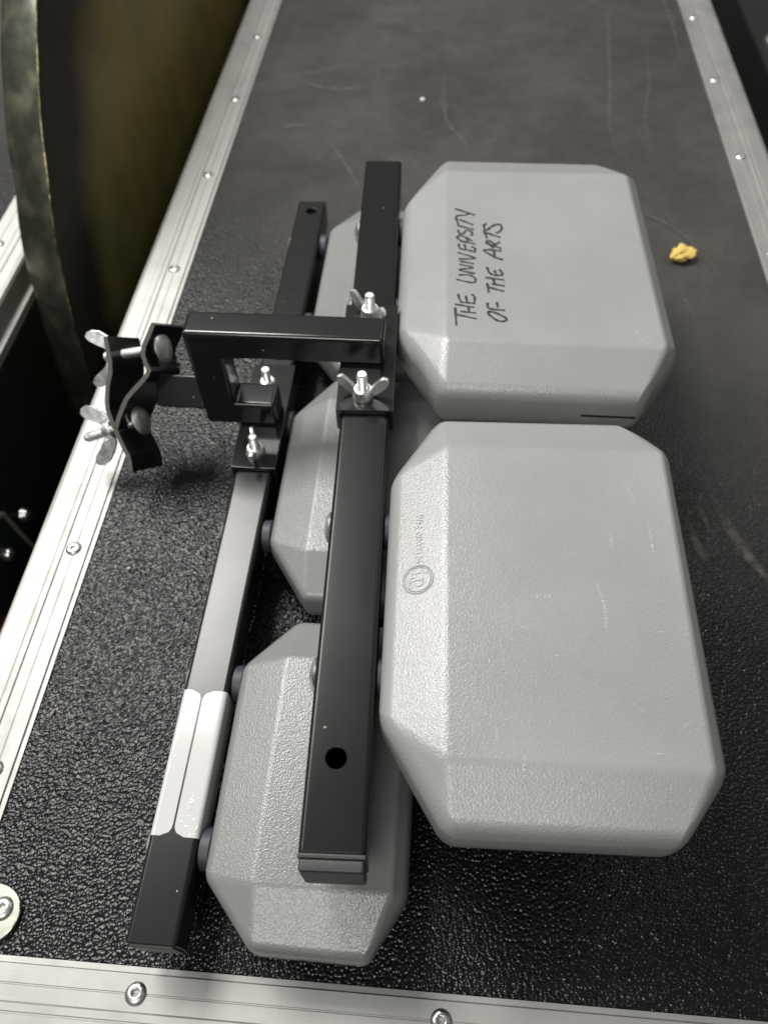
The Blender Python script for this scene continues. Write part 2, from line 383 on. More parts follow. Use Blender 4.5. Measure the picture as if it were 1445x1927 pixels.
# ---------------- third case: blackness to the right ----------------
case3 = tag(empty('equipment_trunk', (.95, 1.3, -.64)), 'black trunk lost in the dark on the far right, one steel catch glinting', 'trunk')
bm = bmesh.new(); box(bm, .60, 1.3, .4, 2.1, -.64, -.34, .01); obj('trunk_body', bm, M_SIDE, case3)
bm = bmesh.new(); lathe(bm, [(.022, 0), (.022, .006), (.016, .013), (.003, .016)], frame((.64, 1.70, -.34), (1, 0, 0), z=(0, 0, 1))); obj('catch', bm, M_ZINC, case3)

# ---------------- gong ----------------
GY, GZ, GR = .8556, -.154, .409
gong = tag(empty('gong', (-.30, GY, GZ-GR)), 'tarnished bronze gong standing on edge in the gap left of the case', 'gong')
def gong_rings(radii, mi, wob=0):
    bm = bmesh.new(); n = 200; rings = []
    for r, x in radii:
        rings.append([bm.verts.new((x + wob*.0015*noise.noise(Vector((8*math.cos(2*math.pi*k/n), 8*math.sin(2*math.pi*k/n), r*40))),
            (r + wob*.0022*noise.noise(Vector((11*math.cos(2*math.pi*k/n), 11*math.sin(2*math.pi*k/n), x*60))))*math.cos(2*math.pi*k/n),
            (r + wob*.0022*noise.noise(Vector((11*math.cos(2*math.pi*k/n), 11*math.sin(2*math.pi*k/n), x*60))))*math.sin(2*math.pi*k/n))) for k in range(n)])
    for a, b in zip(rings, rings[1:]):
        for k in range(n): bm.faces.new((a[k], a[(k+1) % n], b[(k+1) % n], b[k]))
    return bm
def gobj(name, bm, m):
    o = obj(name, bm, m); o.parent = gong; o.location = (0, 0, GR); return o
gobj('gong_face', gong_rings([(.002, .006), (.10, .006), (.14, .004), (.25, .004), (.34, .003), (.400, .001), (GR-.001, 0)], 0), M_GONG)
gobj('edge_bead', gong_rings([(GR-.0012, .0004), (GR-.0004, .0009), (GR+.0005, .0006), (GR+.0006, -.0003), (GR-.001, -.001)], 0, .6), M_EDGE)
gobj('rim_lip', gong_rings([(GR-.0005, -.0006), (GR-.002, -.006), (GR-.006, -.017), (GR-.013, -.031), (GR-.017, -.036), (GR-.020, -.036), (GR-.014, -.028), (GR-.006, -.008)], 0, 1), M_LIP)

# ---------------- folded stand low in the gap ----------------
st = tag(empty('folded_stand', (-.33, .30, -.64)), 'dark green metal stand with small knob, deep in the gap beside the left rail', 'stand')
bm = bmesh.new(); prism(bm, [(.25, -.64), (.326, -.64), (.326, -.17), (.3195, -.095), (.29, -.07), (.25, -.07)], -.342, -.336, Matrix(((0,0,1,0),(1,0,0,0),(0,1,0,0),(0,0,0,1)))); obj('side_plate', bm, M_GREEN, st)
bm = bmesh.new(); prism(bm, [(.326, -.64), (.3295, -.64), (.3295, -.17), (.323, -.094), (.29, -.0665), (.29, -.07), (.3195, -.0955), (.326, -.17)], -.343, -.335, Matrix(((0,0,1,0),(1,0,0,0),(0,1,0,0),(0,0,0,1)))); obj('edge_strip', bm, M_PALE, st)
bm = bmesh.new(); lathe(bm, [(.0035, -.008), (.0035, 0), (.006, .001), (.0065, .004), (.004, .008), (.0005, .009)], frame((-.338, .3375, -.12), (0, 1, 0), z=(1, 0, .3)), 20); obj('knob', bm, M_RIV, st)
bm = bmesh.new(); lathe(bm, [(.006, 0), (.006, .004), (.004, .007), (.0005, .008)], frame((-.336, .298, -.118), (0, 1, 0), z=(1, 0, .3)), 20); obj('knob', bm, M_RIV, st)
tb = tag(empty('wooden_batten', (-.325, .23, -.64)), 'rusty brown batten low in the gap at the left edge', 'batten')
bm = bmesh.new(); box(bm, -.349, -.315, .19, .262, -.64, -.15, .003); obj('batten_wood', bm, M_WOOD, tb)

# ---------------- the percussion block rack ----------------
rack = tag(empty('percussion_block_rack', (-.06, .28, 0)), 'five grey percussion blocks bolted to two black bars with a claw clamp, lying on case', 'percussion blocks')
def tube(name, w, length, h, M, m, r=.0022, wall=.0016):
    """rounded square tube along local +Y, top at local z=0"""
    bm = bmesh.new()
    def prof(w_, h_, r_, zc):
        P = []
        for cx_, cz_, a0 in ((1, 1, 0), (-1, 1, 90), (-1, -1, 180), (1, -1, 270)):
            for k in range(5):
                a = math.radians(a0+90*k/4); P.append((cx_*(w_/2-r_)+r_*math.cos(a), zc+cz_*(h_/2-r_)+r_*math.sin(a)))
        return P
    po = prof(w, h, r, -h/2); pi_ = prof(w-2*wall, h-2*wall, max(r-wall, .0006), -h/2)
    A = [[bm.verts.new((x, y, z)) for x, z in q] for q in (po, pi_) for y in (0, length)]
    n = len(po)
    for k in range(n):
        j = (k+1) % n
        bm.faces.new((A[0][k], A[0][j], A[1][j], A[1][k])); bm.faces.new((A[2][j], A[2][k], A[3][k], A[3][j]))
        bm.faces.new((A[0][j], A[0][k], A[2][k], A[2][j])); bm.faces.new((A[1][k], A[1][j], A[3][j], A[3][k]))
    bmesh.ops.transform(bm, matrix=M, verts=bm.verts)
    return obj(name, bm, m, rack, True, 40)
MA = Matrix.Translation((-.1057, .0266, .040))
barA = tube('bar', .0219, .5192, .022, MA, M_BAR)
MB = Matrix.Translation((-.0298, .0568, .094)) @ Matrix.Rotation(math.radians(1.96), 4, 'Z')
barB = tube('bar', .0256, .4580, .0256, MB, M_BARU)
def hole(bar, M, x, y, r):
    bm = bmesh.new(); lathe(bm, [(r, -.006), (r, .004)], M @ Matrix.Translation((x, y, 0)), 40); cut(bar, bm)
hole(barA, MA, .0009, .5063, .0040); hole(barB, MB, -.0010, .0352, .0042)
for o in (barA, barB):
    for p in o.data.polygons: p.use_smooth = True
    o.data.set_sharp_from_angle(angle=math.radians(40))
    md = o.modifiers.new('edge', 'BEVEL'); md.width = .0004; md.segments = 2; md.limit_method = 'ANGLE'; md.angle_limit = math.radians(50)
    for q in [q for q in o.modifiers if q.type == 'WEIGHTED_NORMAL']: o.modifiers.remove(q)
    w = o.modifiers.new('w', 'WEIGHTED_NORMAL'); w.keep_sharp = True; w.weight = 90
tag(barA, 'lower black square bar with white tape wrapped near its end'); tag(barB, 'upper black square bar with a round hole near its end')
# dark far ends / plugs
bm = bmesh.new(); box(bm, -.0098, .0098, -.0012, .010, -.0208, -.0012, .0012, 2, MA); obj('end_plug', bm, M_PLUG, barA)
bm = bmesh.new(); box(bm, -.0098, .0098, .512, .5188, -.0208, -.0012, .0008, 2, MA); obj('end_plug', bm, M_PLUG, barA)
bm = bmesh.new()
v = box(bm, -.0129, .0129, -.0019, -.0001, -.0257, .0001, .0006, 2, MB)
v = box(bm, -.0122, .0124, -.0066, -.0018, -.0256, -.0004, .0012, 3, MB); obj('end_plug', bm, M_PLUG, barB)
bm = bmesh.new(); box(bm, -.0112, .0112, .450, .4575, -.0243, -.0013, .0008, 2, MB); obj('end_plug', bm, M_PLUG, barB)
# white tape: two pieces folded over the two top edges
def tape(side):
    y0, y1 = .0686, .1366; t = .00010
    xe = -.1057+side*(.01095+t); r = .0022; xi = -.1067 if side < 0 else -.1062
    if side < 0: xi = -.10715
    P = [(xe, .0215 if side > 0 else .024)] + [(xe - side*(r - r*math.cos(a)), .040+t-r+r*math.sin(a)) for a in [math.radians(15*k) for k in range(7)]]
    n = 12; rows = []
    bm = bmesh.new()
    fold = P
    ys = [y0+(y1-y0)*k/40 for k in range(41)]
    for y in ys:
        c = .005; dd = 0                      # round the inner corners
        e = min(y-y0, y1-y)
        if e < c: dd = c - math.sqrt(max(0, c*c-(c-e)**2))
        xin = xi + side*dd
        row = [bm.verts.new((x, y, z)) for x, z in fold]
        xs = fold[-1][0]
        for k in range(1, 9): row.append(bm.verts.new((xs+(xin-xs)*k/8, y, .040+t)))
        rows.append(row)
    for a, b in zip(rows, rows[1:]):
        for k in range(len(a)-1): bm.faces.new((a[k], a[k+1], b[k+1], b[k]))
    o = obj('tape', bm, M_TAPE, barA); pass
tape(-1); tape(1)

# blocks
def block(rim, plat, zc, hr, hp, m, label, soft=.0042, scr=()):
    """rim: 8 outline points (x, y) anticlockwise from the bar side far corner; plat: 4 points of the top flat"""
    bm = bmesh.new(); bw = bm.edges.layers.float.new('bevel_weight_edge'); uvl = bm.loops.layers.uv.new('UVMap')
    cx_ = sum(p[0] for p in rim)/8; cy_ = sum(p[1] for p in rim)/8
    def ring(pts, z, s=0):
        out = []
        for x, y in pts:
            d = Vector((x-cx_, y-cy_)).normalized()*s; out.append(bm.verts.new((x+d.x, y+d.y, z)))
        return out
    T = ring(plat, zc+hp); U = ring(rim, zc+hr); C = ring(rim, zc, .0007); D = ring(rim, zc-hr, -.0006); B = ring(plat, zc-hp)
    def caps(P_, O_, flip):
        fs = [P_]
        for i in range(4):
            j = (i+1) % 4
            fs.append([O_[2*i], O_[2*i+1], P_[i]])                 # corner triangle
            fs.append([O_[2*i+1], O_[(2*i+2) % 8], P_[j], P_[i]])  # facet
        for f in fs: bm.faces.new(f if not flip else f[::-1])
    caps(T, U, False); caps(B, D, True)
    for a, b in ((C, U), (D, C)):
        for k in range(8): bm.faces.new((a[k], a[(k+1) % 8], b[(k+1) % 8], b[k]))
    bm.edges.ensure_lookup_table()
    TU = set(U) | set(D); TT = set(T) | set(B)
    for e in bm.edges:
        a, b = e.verts; n = (a in TT) + (b in TT); u = (a in TU) + (b in TU)
        if n == 2: e[bw] = .30
        elif n == 1: e[bw] = .45
        elif u == 2: e[bw] = 1.0
        elif u == 1: e[bw] = .8
        else: e[bw] = 0.0
    n0 = set(bm.faces)
    bmesh.ops.recalc_face_normals(bm, faces=bm.faces)
    me = bpy.data.meshes.new('block'); bm.to_mesh(me); bm.free(); me.materials.append(m); me.materials.append(M_WEAR)
    o = bpy.data.objects.new('block', me); COL.objects.link(o); o.parent = rack; o.matrix_parent_inverse = WORLDINV(rack)
    md = o.modifiers.new('b', 'BEVEL'); md.limit_method = 'WEIGHT'; md.width = soft; md.segments = 5; md.use_clamp_overlap = True
    dg = bpy.context.evaluated_depsgraph_get(); dg.update()
    me2 = bpy.data.meshes.new_from_object(o.evaluated_get(dg)); o.modifiers.clear(); o.data = me2
    if scr:
        bm = bmesh.new(); bm.from_mesh(me2)
        global uv; uv = bm.loops.layers.uv.verify()
        for pts, w in scr: ribbon(bm, pts, w, zc+hp+.00008, 1)
        bm.to_mesh(me2); bm.free()
    for p in me2.polygons: p.use_smooth = True
    md = o.modifiers.new('w', 'WEIGHTED_NORMAL')
    tag(o, label)
    # moulding seam around the middle
    bm = bmesh.new(); pts = []
    for i, (x, y) in enumerate(rim):
        v = Vector((x-cx_, y-cy_)); p, q = Vector(rim[i-1]), Vector(rim[(i+1) % 8]); v0 = Vector((x, y))
        d1, d2 = (p-v0).normalized()*.0045, (q-v0).normalized()*.0045
        for t in (0, .33, .66, 1):
            w = v0 + d1*(1-t)**2 + d2*t**2; o_ = (w-Vector((cx_, cy_))).normalized()*.0004; pts.append((w.x+o_.x, w.y+o_.y))
    prism(bm, pts, zc-.0006, zc+.0006, None, .0002, 1); obj('seam', bm, M_SEAM, o)
    return o
def washer(o, x, y, z, ang=0, r=.0092, t0=0.0, t1=.006):
    bm = bmesh.new(); M = frame((x, y, z), (0, 0, 1), z=(math.cos(ang), math.sin(ang), 0))
    lathe(bm, [(r*.85, t0), (r, t0+.001), (r, t1-.001), (r*.85, t1)], M, 32); obj('rubber_washer', bm, M_RUB, o)
def slot(o, x0, y0, x1, y1, z):
    bm = bmesh.new(); d = Vector((x1-x0, y1-y0, 0)); M = frame((x0, y0, z), d, z=(0, 0, 1))
    box(bm, 0, d.length, -.0003, .003, -.00025, .00025, 0, 1, M); obj('slot', bm, M_HOLE, o)
FONT = None
def textmesh(s, size, ext, bold=0):
    c = bpy.data.curves.new('t', 'FONT'); c.body = s; c.size = size; c.extrude = ext; c.resolution_u = 3; c.offset = bold
    c.align_x = 'CENTER'; c.align_y = 'CENTER'; c.space_character = 1.05
    t = bpy.data.objects.new('t', c); COL.objects.link(t)
    dg = bpy.context.evaluated_depsgraph_get(); dg.update(); me = bpy.data.meshes.new_from_object(t.evaluated_get(dg))
    bpy.data.objects.remove(t); bm = bmesh.new(); bm.from_mesh(me); return bm
def emblem(o, px, py, pz, slope, yaw, m, num='P/N 00091N', flat=1.0, r=.0070):
    # reads from far to near: text x axis runs towards -Y
    M = frame((px, py, pz), (math.sin(-yaw)*-1, -1, 0), (math.cos(slope), 0, math.sin(slope)))
    bm = bmesh.new(); nseg = 56
    for r0, r1 in ((r*.97, r*1.07), (r*.85, r*.91)):
        lathe(bm, [(r0, -.0003), (r0, .00035), ((r0+r1)/2, .0005), (r1, .00035), (r1, -.0003)], M, nseg, 0, False)
    h = .00045; u = r/8.0
    def bar_(x0, y0, x1, y1):
        bmesh_prism = prism(bm, [(x0*u, y0*u), (x1*u, y0*u), (x1*u, y1*u), (x0*u, y1*u)], -.0003, h, M)
    # slab letters: outlined L and P with a small R
    bar_(-5.0, -3.6, -3.5, 4.4); bar_(-5.9, 4.4, -2.6, 5.1); bar_(-5.6, -4.4, -.9, -3.5); bar_(-1.7, -3.6, -.9, -1.6)
    bar_(-.6, -2.6, .6, 2.6); bar_(-1.4, 2.6, 1.8, 3.2); bar_(-1.2, -3.2, 1.2, -2.6)
    for k in range(12):
        a0, a1 = math.radians(-90+15*k), math.radians(-90+15*(k+1)); r0, r1 = 1.6, 2.7
        prism(bm, [((1.5+r0*math.cos(a0))*u, (.4+r0*math.sin(a0))*u), ((1.5+r1*math.cos(a0))*u, (.4+r1*math.sin(a0))*u),
                   ((1.5+r1*math.cos(a1))*u, (.4+r1*math.sin(a1))*u), ((1.5+r0*math.cos(a1))*u, (.4+r0*math.sin(a1))*u)], -.0003, h, M)
    bar_(.1, -5.8, .5, -3.6); bar_(1.3, -5.8, 1.7, -3.6); bar_(.3, -4.0, 2.2, -3.6)
    lathe(bm, [(r*.10, -.0003), (r*.10, h), (r*.15, h), (r*.15, -.0003)], M @ Matrix.Translation((3.6*u, -4.4*u, 0)), 20, 0, False)
    obj('emblem', bm, m, o)
    bm = textmesh(num, .0050, .00042, .00003)
    bmesh.ops.transform(bm, matrix=M @ Matrix.Translation((-r-.0150, .0, 0)), verts=bm.verts); obj('part_number', bm, m, o, False)
# block outline order: bar side far, far left, far right, right far, right near, near right, near left, bar side near -> made anticlockwise
def order(Lf, F0, F1, Rf, Rn, N1, N0, Ln):
    # caps() wants pairs around each flat corner: corner0 = far left, 1 = near left, 2 = near right, 3 = far right
    return [F0, Lf, Ln, N0, N1, Rn, Rf, F1]
AL, AU = M_LOW, M_UP
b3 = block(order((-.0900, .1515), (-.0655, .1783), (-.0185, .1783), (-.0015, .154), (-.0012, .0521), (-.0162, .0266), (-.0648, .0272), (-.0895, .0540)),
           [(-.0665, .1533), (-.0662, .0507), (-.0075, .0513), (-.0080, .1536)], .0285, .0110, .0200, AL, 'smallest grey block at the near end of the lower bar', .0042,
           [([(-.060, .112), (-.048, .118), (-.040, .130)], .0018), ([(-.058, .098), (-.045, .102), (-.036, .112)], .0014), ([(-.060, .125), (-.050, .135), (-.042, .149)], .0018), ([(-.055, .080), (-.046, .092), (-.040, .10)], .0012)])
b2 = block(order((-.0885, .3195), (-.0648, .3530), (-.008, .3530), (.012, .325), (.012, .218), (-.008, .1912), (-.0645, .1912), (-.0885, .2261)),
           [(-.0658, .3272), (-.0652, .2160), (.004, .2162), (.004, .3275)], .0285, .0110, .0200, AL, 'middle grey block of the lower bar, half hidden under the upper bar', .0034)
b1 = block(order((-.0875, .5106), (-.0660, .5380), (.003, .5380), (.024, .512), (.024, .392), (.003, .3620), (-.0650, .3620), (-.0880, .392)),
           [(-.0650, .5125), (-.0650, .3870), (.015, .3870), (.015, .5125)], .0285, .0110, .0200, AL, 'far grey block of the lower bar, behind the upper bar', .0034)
b5 = block(order((-.0200, .2325), (.0018, .2735), (.0960, .2760), (.1190, .2540), (.1212, .0960), (.1010, .0685), (.0120, .0662), (-.0165, .1095)),
           [(.0060, .2462), (.0106, .0908), (.1118, .0926), (.1120, .2488)], .0812, .0138, .0238, AU, 'large scuffed grey block at the near end of the upper bar', .0062,
           [([(.0918, .228), (.0955, .216)], .0009), ([(.100, .207), (.1005, .190)], .0013), ([(.0742, .172), (.0765, .160), (.0762, .150)], .0016), ([(.046, .164), (.054, .1643)], .0022),
            ([(.0698, .1275), (.0700, .1245)], .0007), ([(.0388, .150), (.0445, .1475)], .0012), ([(.100, .108), (.1055, .1125)], .0009), ([(.0825, .1992), (.0822, .191)], .0012), ([(.0885, .0985), (.094, .0990)], .0012), ([(.030, .105), (.0305, .098)], .0008), ([(.041, .095), (.040, .086)], .0010), ([(.060, .19), (.066, .186), (.070, .188)], .0007), ([(.095, .15), (.101, .1505)], .0008), ([(.02, .21), (.023, .216)], .0008), ([(.052, .135), (.056, .137)], .0006), ([(.084, .118), (.089, .114)], .0006)])
b4 = block(order((-.0278, .4620), (-.0030, .5165), (.1015, .5165), (.1295, .4945), (.1342, .3300), (.1112, .2925), (.0027, .2925), (-.0245, .3380)),
           [(-.0012, .4856), (.0037, .3223), (.1239, .3218), (.1190, .4870)], .0812, .0138, .0238, AU, 'largest grey block, lettered THE UNIVERSITY OF THE ARTS in black marker', .0062,
           [([(.118, .43), (.1185, .42)], .0012), ([(.121, .36), (.1215, .348)], .0010), ([(.06, .40), (.066, .402)], .0006), ([(.1085, .3345), (.1115, .328), (.117, .3235)], .0010)])
for y in (.1455, .0665): washer(b3, -.0949, y, .029)
for y in (.3205, .2355): washer(b2, -.0949, y, .029)
for y in (.5025, .4130): washer(b1, -.0949, y, .029)
YAW = math.radians(1.96)
for y, x in ((.2085, -.0224), (.1320, -.0198)): washer(b5, x, y, .081, YAW, .0090, 0, .006)
for y, x in ((.4500, -.0307), (.3700, -.0279)): washer(b4, x, y, .081, YAW, .0090, 0, .006)
slot(b4, .0800, .2912, .1090, .2912, .0815); slot(b3, -.045, .0262, -.022, .0262, .0285); slot(b2, -.04, .1906, -.01, .1906, .0285)
emblem(b5, -.0036, .1715, .1003, math.radians(21), YAW, M_UP); emblem(b4, -.0092, .4020, .1003, math.radians(21), YAW, M_UP)
emblem(b3, -.0768, .1010, .0438, math.radians(21), 0, M_LOW, 'P/N 00091H'); emblem(b2, -.0752, .2700, .0438, math.radians(21), 0, M_LOW, 'P/N 00091K')
# marker handwriting on the largest block
STROKES = [[[0.0085, 0.3484], [0.0095, 0.334]], [[0.0093, 0.3428], [0.0204, 0.3398]], [[0.0086, 0.3513], [0.019, 0.3494]], [[0.0119, 0.3454], [0.02, 0.3445]], [[0.016, 0.3493], [0.0166, 0.3448]], [[0.0099, 0.3602], [0.0116, 0.3539], [0.0148, 0.3532], [0.0193, 0.3526]], [[0.0143, 0.3587], [0.0154, 0.3533]], [[0.0179, 0.3603], [0.0195, 0.3581], [0.0193, 0.3526]], [[0.0101, 0.3775], [0.0164, 0.3778], [0.0195, 0.3749], [0.0196, 0.3719], [0.0172, 0.371], [0.0089, 0.3734]], [[0.0191, 0.3794], [0.01, 0.3824], [0.0183, 0.3845], [0.0105, 0.3874]], [[0.0105, 0.3905], [0.0184, 0.3884]], [[0.0098, 0.3927], [0.0196, 0.3935], [0.0091, 0.3987]], [[0.0093, 0.4071], [0.0104, 0.4026], [0.0161, 0.401], [0.0193, 0.3995]], [[0.0128, 0.407], [0.0137, 0.4021]], [[0.0171, 0.4046], [0.0191, 0.4034], [0.0193, 0.3995]], [[0.0082, 0.4133], [0.0094, 0.4157], [0.0135, 0.4136], [0.0148, 0.4097], [0.0115, 0.4095], [0.0082, 0.413]], [[0.0105, 0.4101], [0.0191, 0.4076]], [[0.0139, 0.4136], [0.0172, 0.4105]], [[0.0086, 0.4207], [0.0095, 0.4178], [0.0118, 0.4175], [0.0138, 0.421], [0.0167, 0.4198], [0.0175, 0.4178], [0.0167, 0.4158]], [[0.0087, 0.4255], [0.0179, 0.422]], [[0.0069, 0.4348], [0.0085, 0.4265]], [[0.0094, 0.4317], [0.0176, 0.427]], [[0.0073, 0.4358], [0.0135, 0.4372], [0.0152, 0.4394]], [[0.0063, 0.4432], [0.0186, 0.4371]], [[0.0277, 0.346], [0.0306, 0.3456], [0.0362, 0.342], [0.0375, 0.3399], [0.0358, 0.3384], [0.0321, 0.339], [0.028, 0.3432], [0.0271, 0.3454], [0.0277, 0.346]], [[0.0269, 0.3533], [0.0277, 0.3488], [0.0363, 0.3476]], [[0.0322, 0.3539], [0.0327, 0.3502]], [[0.0267, 0.3705], [0.0275, 0.3629]], [[0.0273, 0.3673], [0.0361, 0.3641]], [[0.0258, 0.3759], [0.0362, 0.3743]], [[0.0296, 0.3704], [0.0364, 0.3689]], [[0.03, 0.3746], [0.0315, 0.3699]], [[0.0265, 0.3854], [0.0281, 0.3802], [0.0316, 0.3783], [0.0353, 0.3785]], [[0.031, 0.3825], [0.032, 0.3789]], [[0.034, 0.3833], [0.0355, 0.3806], [0.0353, 0.3785]], [[0.0357, 0.393], [0.0309, 0.3956], [0.0247, 0.4011], [0.0277, 0.4022], [0.035, 0.4013]], [[0.0306, 0.4014], [0.0315, 0.3944]], [[0.0261, 0.4102], [0.0278, 0.411], [0.031, 0.4079], [0.0302, 0.4046], [0.0269, 0.409]], [[0.0257, 0.4089], [0.035, 0.4038]], [[0.0306, 0.4065], [0.0342, 0.41]], [[0.0247, 0.4208], [0.0265, 0.4136]], [[0.0261, 0.4189], [0.0343, 0.4149]], [[0.0245, 0.4269], [0.0251, 0.4222], [0.027, 0.4223], [0.0303, 0.4265], [0.0344, 0.4278], [0.0358, 0.4241], [0.0343, 0.4206], [0.0323, 0.4192]], [[0.0245, 0.4269], [0.0261, 0.4284]]]
bm = bmesh.new()
for q in STROKES:
    P = [Vector((x, y, 0)) for x, y in q]; Q = []
    if len(P) > 2:
        for i in range(len(P)-1):
            a, b_, c_, d = P[max(i-1, 0)], P[i], P[i+1], P[min(i+2, len(P)-1)]
            for k in range(5):
                t = k/5; Q.append(.5*((2*b_) + (c_-a)*t + (2*a-5*b_+4*c_-d)*t*t + (3*b_-a-3*c_+d)*t**3))
        Q.append(P[-1])
    else: Q = [P[0].lerp(P[1], k/5) for k in range(6)]
    L = []; R_ = []; zt = .1050+.00006+.00002*STROKES.index(q)/3
    for i, p in enumerate(Q):
        d = (Q[min(i+1, len(Q)-1)]-Q[max(i-1, 0)]).normalized(); n = Vector((-d.y, d.x, 0)); w = .00072*(1+.25*math.sin(i*1.3))
        ext = d*(.0004 if i == len(Q)-1 else -.0004 if i == 0 else 0)
        L.append(bm.verts.new(p+n*w+ext+Vector((0, 0, zt)))); R_.append(bm.verts.new(p-n*w+ext+Vector((0, 0, zt))))
    for i in range(len(Q)-1): bm.faces.new((L[i], R_[i], R_[i+1], L[i+1]))
obj('handwriting', bm, M_INK, b4, False)

# carriage bolt heads on the outer side of both bars
HEAD = [(.0005, 0), (.0085, 0), (.0088, .0006), (.0082, .0016), (.0062, .0028), (.0035, .0036), (.0005, .0039)]
def head(o, x, y, z, d, r=1.0, m=None, name='bolt_head'):
    bm = bmesh.new(); lathe(bm, HEAD, frame((x, y, z), (0, 1, .01), z=d) @ Matrix.Scale(r, 4), 32); return obj(name, bm, m or M_ZINC, o)
for y in (.1310, .2090, .4485, .3700):
    lx = -.0298-.0131-math.tan(YAW)*(y-.0568); head(barB, lx, y, .0812, (-1, -.03, 0), .95)
for y in (.1455, .0665, .3205, .2355, .5025, .4130): head(barA, -.1168, y, .029, (-1, 0, 0), .8)

# C-shaped bracket tube joining the two bars
bm = bmesh.new()
MC = Matrix(((1,0,0,0),(0,0,-1,.3262),(0,1,0,0),(0,0,0,1)))
prism(bm, [(-.1395, .0432), (-.0955, .0432), (-.0955, .0612), (-.1195, .0612), (-.1195, .0975), (-.0290, .0975), (-.0290, .1162), (-.1395, .1162)], 0, .0192, MC)
bmesh.ops.recalc_face_normals(bm, faces=bm.faces)
bmesh.ops.bevel(bm, geom=[e for e in bm.edges], offset=.0026, segments=5, profile=.5, affect='EDGES')
br = tag(obj('bracket', bm, M_GLOSS, rack, True, 50), 'glossy black C-shaped square tube bracket between the bars')
bm = bmesh.new(); box(bm, -.0957, -.09535, .3095, .3237, .0455, .0590); obj('tube_opening', bm, M_HOLE, br)
def saddle(M, w, h, y0, y1, name='saddle_plate'):
    bm = bmesh.new(); t = .0022
    box(bm, -w/2-t-.0003, w/2+t+.0003, y0, y1, .0004, .0034, .0005, 2, M)
    for s in (-1, 1): 
        a = w/2+.0003; box(bm, min(s*a, s*(a+t)), max(s*a, s*(a+t)), y0+.0003, y1-.0003, -h, .0010, .0004, 2, M)
    return obj(name, bm, M_GLOSS, rack, True, 40)
sB = saddle(MB, .0256, .012, .2170, .3010); sA = saddle(MA, .0219, .018, .2470, .3330)
def thread(bm, M, r, z0, z1, p=.0011):
    prof = [(.0002, z0), (r*.9, z0)]; z = z0
    while z < z1-p: prof += [(r*.84, z+p*.1), (r, z+p*.45), (r, z+p*.6), (r*.84, z+p*.98)]; z += p
    prof += [(r*.8, z1), (.0002, z1+.0001)]
    lathe(bm, prof, M, 24)
def wing_nut(parent, M, spread=.0135, tall=.0095, open_=.45):
    """axis along local z, wings along local +-x"""
    bm = bmesh.new(); lathe(bm, [(.0034, 0), (.0056, 0), (.0058, .0010), (.0052, .0045), (.0046, .0058), (.0034, .0060), (.0032, .002)], M, 28, 0, False)
    for s in (-1, 1):
        pts = [(.0035, .0006), (.0060, .0008), (.0098, .0034), (.0128, .0066), (.0140, .0098), (.0134, .0122), (.0112, .0132), (.0088, .0118), (.0066, .0088), (.0050, .0060), (.0036, .0052)]
        k = spread/.0135; pts = [(x*k*s, y*tall/.0095) for x, y in pts]
        if s < 0: pts = pts[::-1]
        Mw = M @ Matrix.Rotation(math.radians(90), 4, 'X') @ Matrix.Rotation(s*open_*.3, 4, 'Y')
        prism(bm, pts, -.0012, .0012, Mw, .0005, 2)
    return obj('wing_nut', bm, M_ZINC, parent)
def bolt(parent, M, r, z0, z1):
    bm = bmesh.new(); thread(bm, M, r, z0, z1); return obj('bolt', bm, M_ZINC, parent)
def zat(x, y, z, ang=0, tx=0, ty=0):
    return Matrix.Translation((x, y, z)) @ Matrix.Rotation(tx, 4, 'X') @ Matrix.Rotation(ty, 4, 'Y') @ Matrix.Rotation(math.radians(ang), 4, 'Z')
M1 = zat(-.0387, .2842, .0975, -4); bolt(sB, M1, .0028, -.002, .0165); wing_nut(sB, M1)
M2 = zat(-.0403, .3480, .0975, 140); bolt(sB, M2, .0028, -.002, .0150); wing_nut(sB, M2)
M3 = zat(-.1053, .2850, .0435, 100); bolt(sA, M3, .0026, -.002, .0150); wing_nut(sA, M3, .0118, .0085)
M4 = zat(-.1068, .3400, .0435, 35); bolt(sA, M4, .0026, -.002, .0150)
bm = bmesh.new(); lathe(bm, [(.003, 0), (.0058, 0), (.0056, .003), (.0042, .0055), (.003, .0058)], M4, 24); obj('nut', bm, M_ZINC, sA)

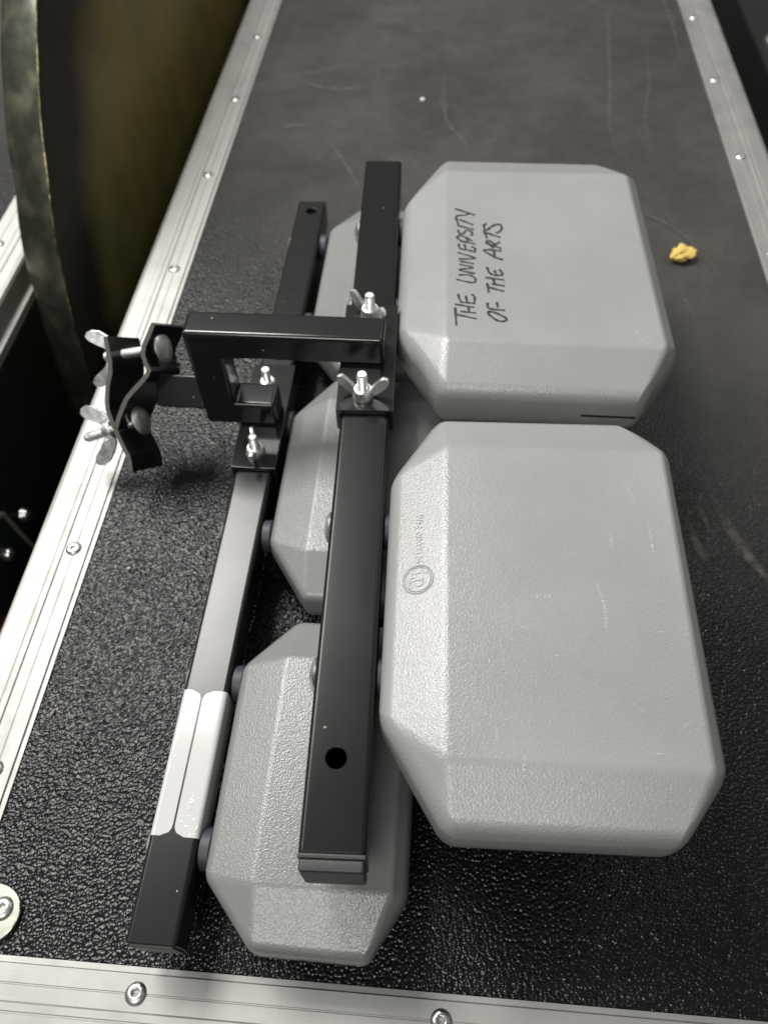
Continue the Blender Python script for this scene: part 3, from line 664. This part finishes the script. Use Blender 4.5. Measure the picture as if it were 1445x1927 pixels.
# claw clamp on a flat arm at the left of the bracket
EX, EV, EW = (.97551, -.15550, .15554), (-.00314, .69729, .71678), (-.21991, -.69972, .67973)
MK = Matrix((EX, EV, EW)).transposed().to_4x4(); MK.translation = Vector((-.1439, .3130, .0644)); MK = MK @ Matrix.Scale(1.031, 4)
bm = bmesh.new(); box(bm, -.0262, .0055, -.0098, .0094, -.0040, 0, .0013, 3, MK); tag(obj('clamp_arm', bm, M_GLOSS, rack), 'short flat arm from bracket to claw clamp')
def jaw(pts, z0, z1, label):
    P = [Vector((x, y)) for x, y in pts]; Q = []
    for i in range(len(P)-1):
        a, b_, c_, d = P[max(i-1, 0)], P[i], P[i+1], P[min(i+2, len(P)-1)]
        for k in range(5):
            t = k/5; lin = b_.lerp(c_, t); sm = .5*((2*b_) + (c_-a)*t + (2*a-5*b_+4*c_-d)*t*t + (3*b_-a-3*c_+d)*t**3); Q.append(lin.lerp(sm, .7))
    Q.append(P[-1]); t = .0014; L = []; R_ = []
    for i, q in enumerate(Q):
        d = (Q[min(i+1, len(Q)-1)]-Q[max(i-1, 0)]).normalized(); n = Vector((-d.y, d.x)); L.append(tuple(q+n*t)); R_.append(tuple(q-n*t))
    bm = bmesh.new(); prism(bm, L+R_[::-1], z0, z1, MK, .0005, 2)
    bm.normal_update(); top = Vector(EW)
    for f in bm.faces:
        if abs(f.normal.dot(top)) > .8: f.material_index = 1  # edge faces get the painted sheen over the black enamel
    return tag(obj('clamp_jaw', bm, [M_GLOSS, M_JAW_SHEEN], rack, True, 30), label)
jL = jaw([(-.0513, .0296), (-.0481, .0122), (-.0507, .0011), (-.0516, -.0107), (-.0496, -.0168), (-.0468, -.0235), (-.0400, -.0360), (-.0376, -.0402), (-.0366, -.0487)], -.020, .012, 'left clamp jaw facing the gong')
jR = jaw([(-.0193, .0375), (-.0225, .0310), (-.0263, .0234), (-.0258, .0170), (-.0228, .0110), (-.0270, .0055), (-.0375, -.0048), (-.0430, -.0150), (-.0461, -.0235)], -.020, .012, 'right clamp jaw on the arm')
def cbolt(jw, hx, hy, tx, ty, nx, tl, sp):
    h = Vector((hx, hy, 0)); t_ = Vector((tx, ty, 0)); d = (t_-h).normalized(); L = (t_-h).length
    M = MK @ frame(h, (0, 1, 0), z=d); bolt(jw, M, .0030, .0015, L)
    bm = bmesh.new(); lathe(bm, [(.0032, 0), (.0034, .0005), (.0034, .0035)], M, 4); obj('bolt_neck', bm, M_ZINC, jw)
    bm = bmesh.new(); lathe(bm, HEAD, MK @ frame(h, (0, 1, 0), z=-d), 36); obj('bolt_head', bm, M_HEAD, jw)
    wing_nut(jw, M @ Matrix.Translation((0, 0, nx)), sp, tl)
cbolt(jR, -.0213, .0242, -.0600, .0178, .0300, .0160, .0165)
cbolt(jR, -.0372, -.0190, -.0760, -.0318, .0200, .0150, .0185)

# ---------------- small litter on the lid ----------------
bm = bmesh.new(); bmesh.ops.create_icosphere(bm, subdivisions=5, radius=.0078)
for v in bm.verts:
    n = v.co.normalized(); k = 1+.42*noise.noise(n*1.7+Vector((3, 1, 4)))+.10*noise.noise(n*4)+.05*noise.noise(n*11)+.03*noise.noise(n*26)
    v.co = Vector((v.co.x*k*1.12+v.co.y*.35, v.co.y*k*1.18, v.co.z*k*.50))
bmesh.ops.transform(bm, matrix=Matrix.Translation((.1925, .5420, .0050)), verts=bm.verts)
tag(obj('foam_crumb', bm, M_FOAM), 'torn yellow foam crumb on the black lid right of the lettered block', 'foam crumb')
M_BIT, _, _ = mat('beige_bit', (.42, .38, .28), .7); M_BITW, _, _ = mat('white_bit', (.5, .48, .52), .6)
def speck(x, y, sx_, sy_, m, label, name, a=0):
    bm = bmesh.new(); bmesh.ops.create_icosphere(bm, subdivisions=2, radius=1)
    bmesh.ops.transform(bm, matrix=Matrix.Translation((x, y, .0008)) @ Matrix.Rotation(a, 4, 'Z') @ Matrix.Diagonal((sx_, sy_, .0009, 1)), verts=bm.verts)
    tag(obj(name, bm, m), label, 'litter')
speck(-.1801, .2250, .0011, .0011, M_BIT, 'tiny round beige grain on the lid below the claw clamp', 'grain')
speck(-.1972, .1333, .0005, .0026, M_BIT, 'thin pale splinter beside the near left rail', 'splinter', -.3)
speck(-.0285, .7837, .0024, .0030, M_BITW, 'small white fleck on the lid beyond the blocks', 'fleck')
speck(-.0550, .5250, .0001, .0001, M_BIT, 'x', 'x') if False else None
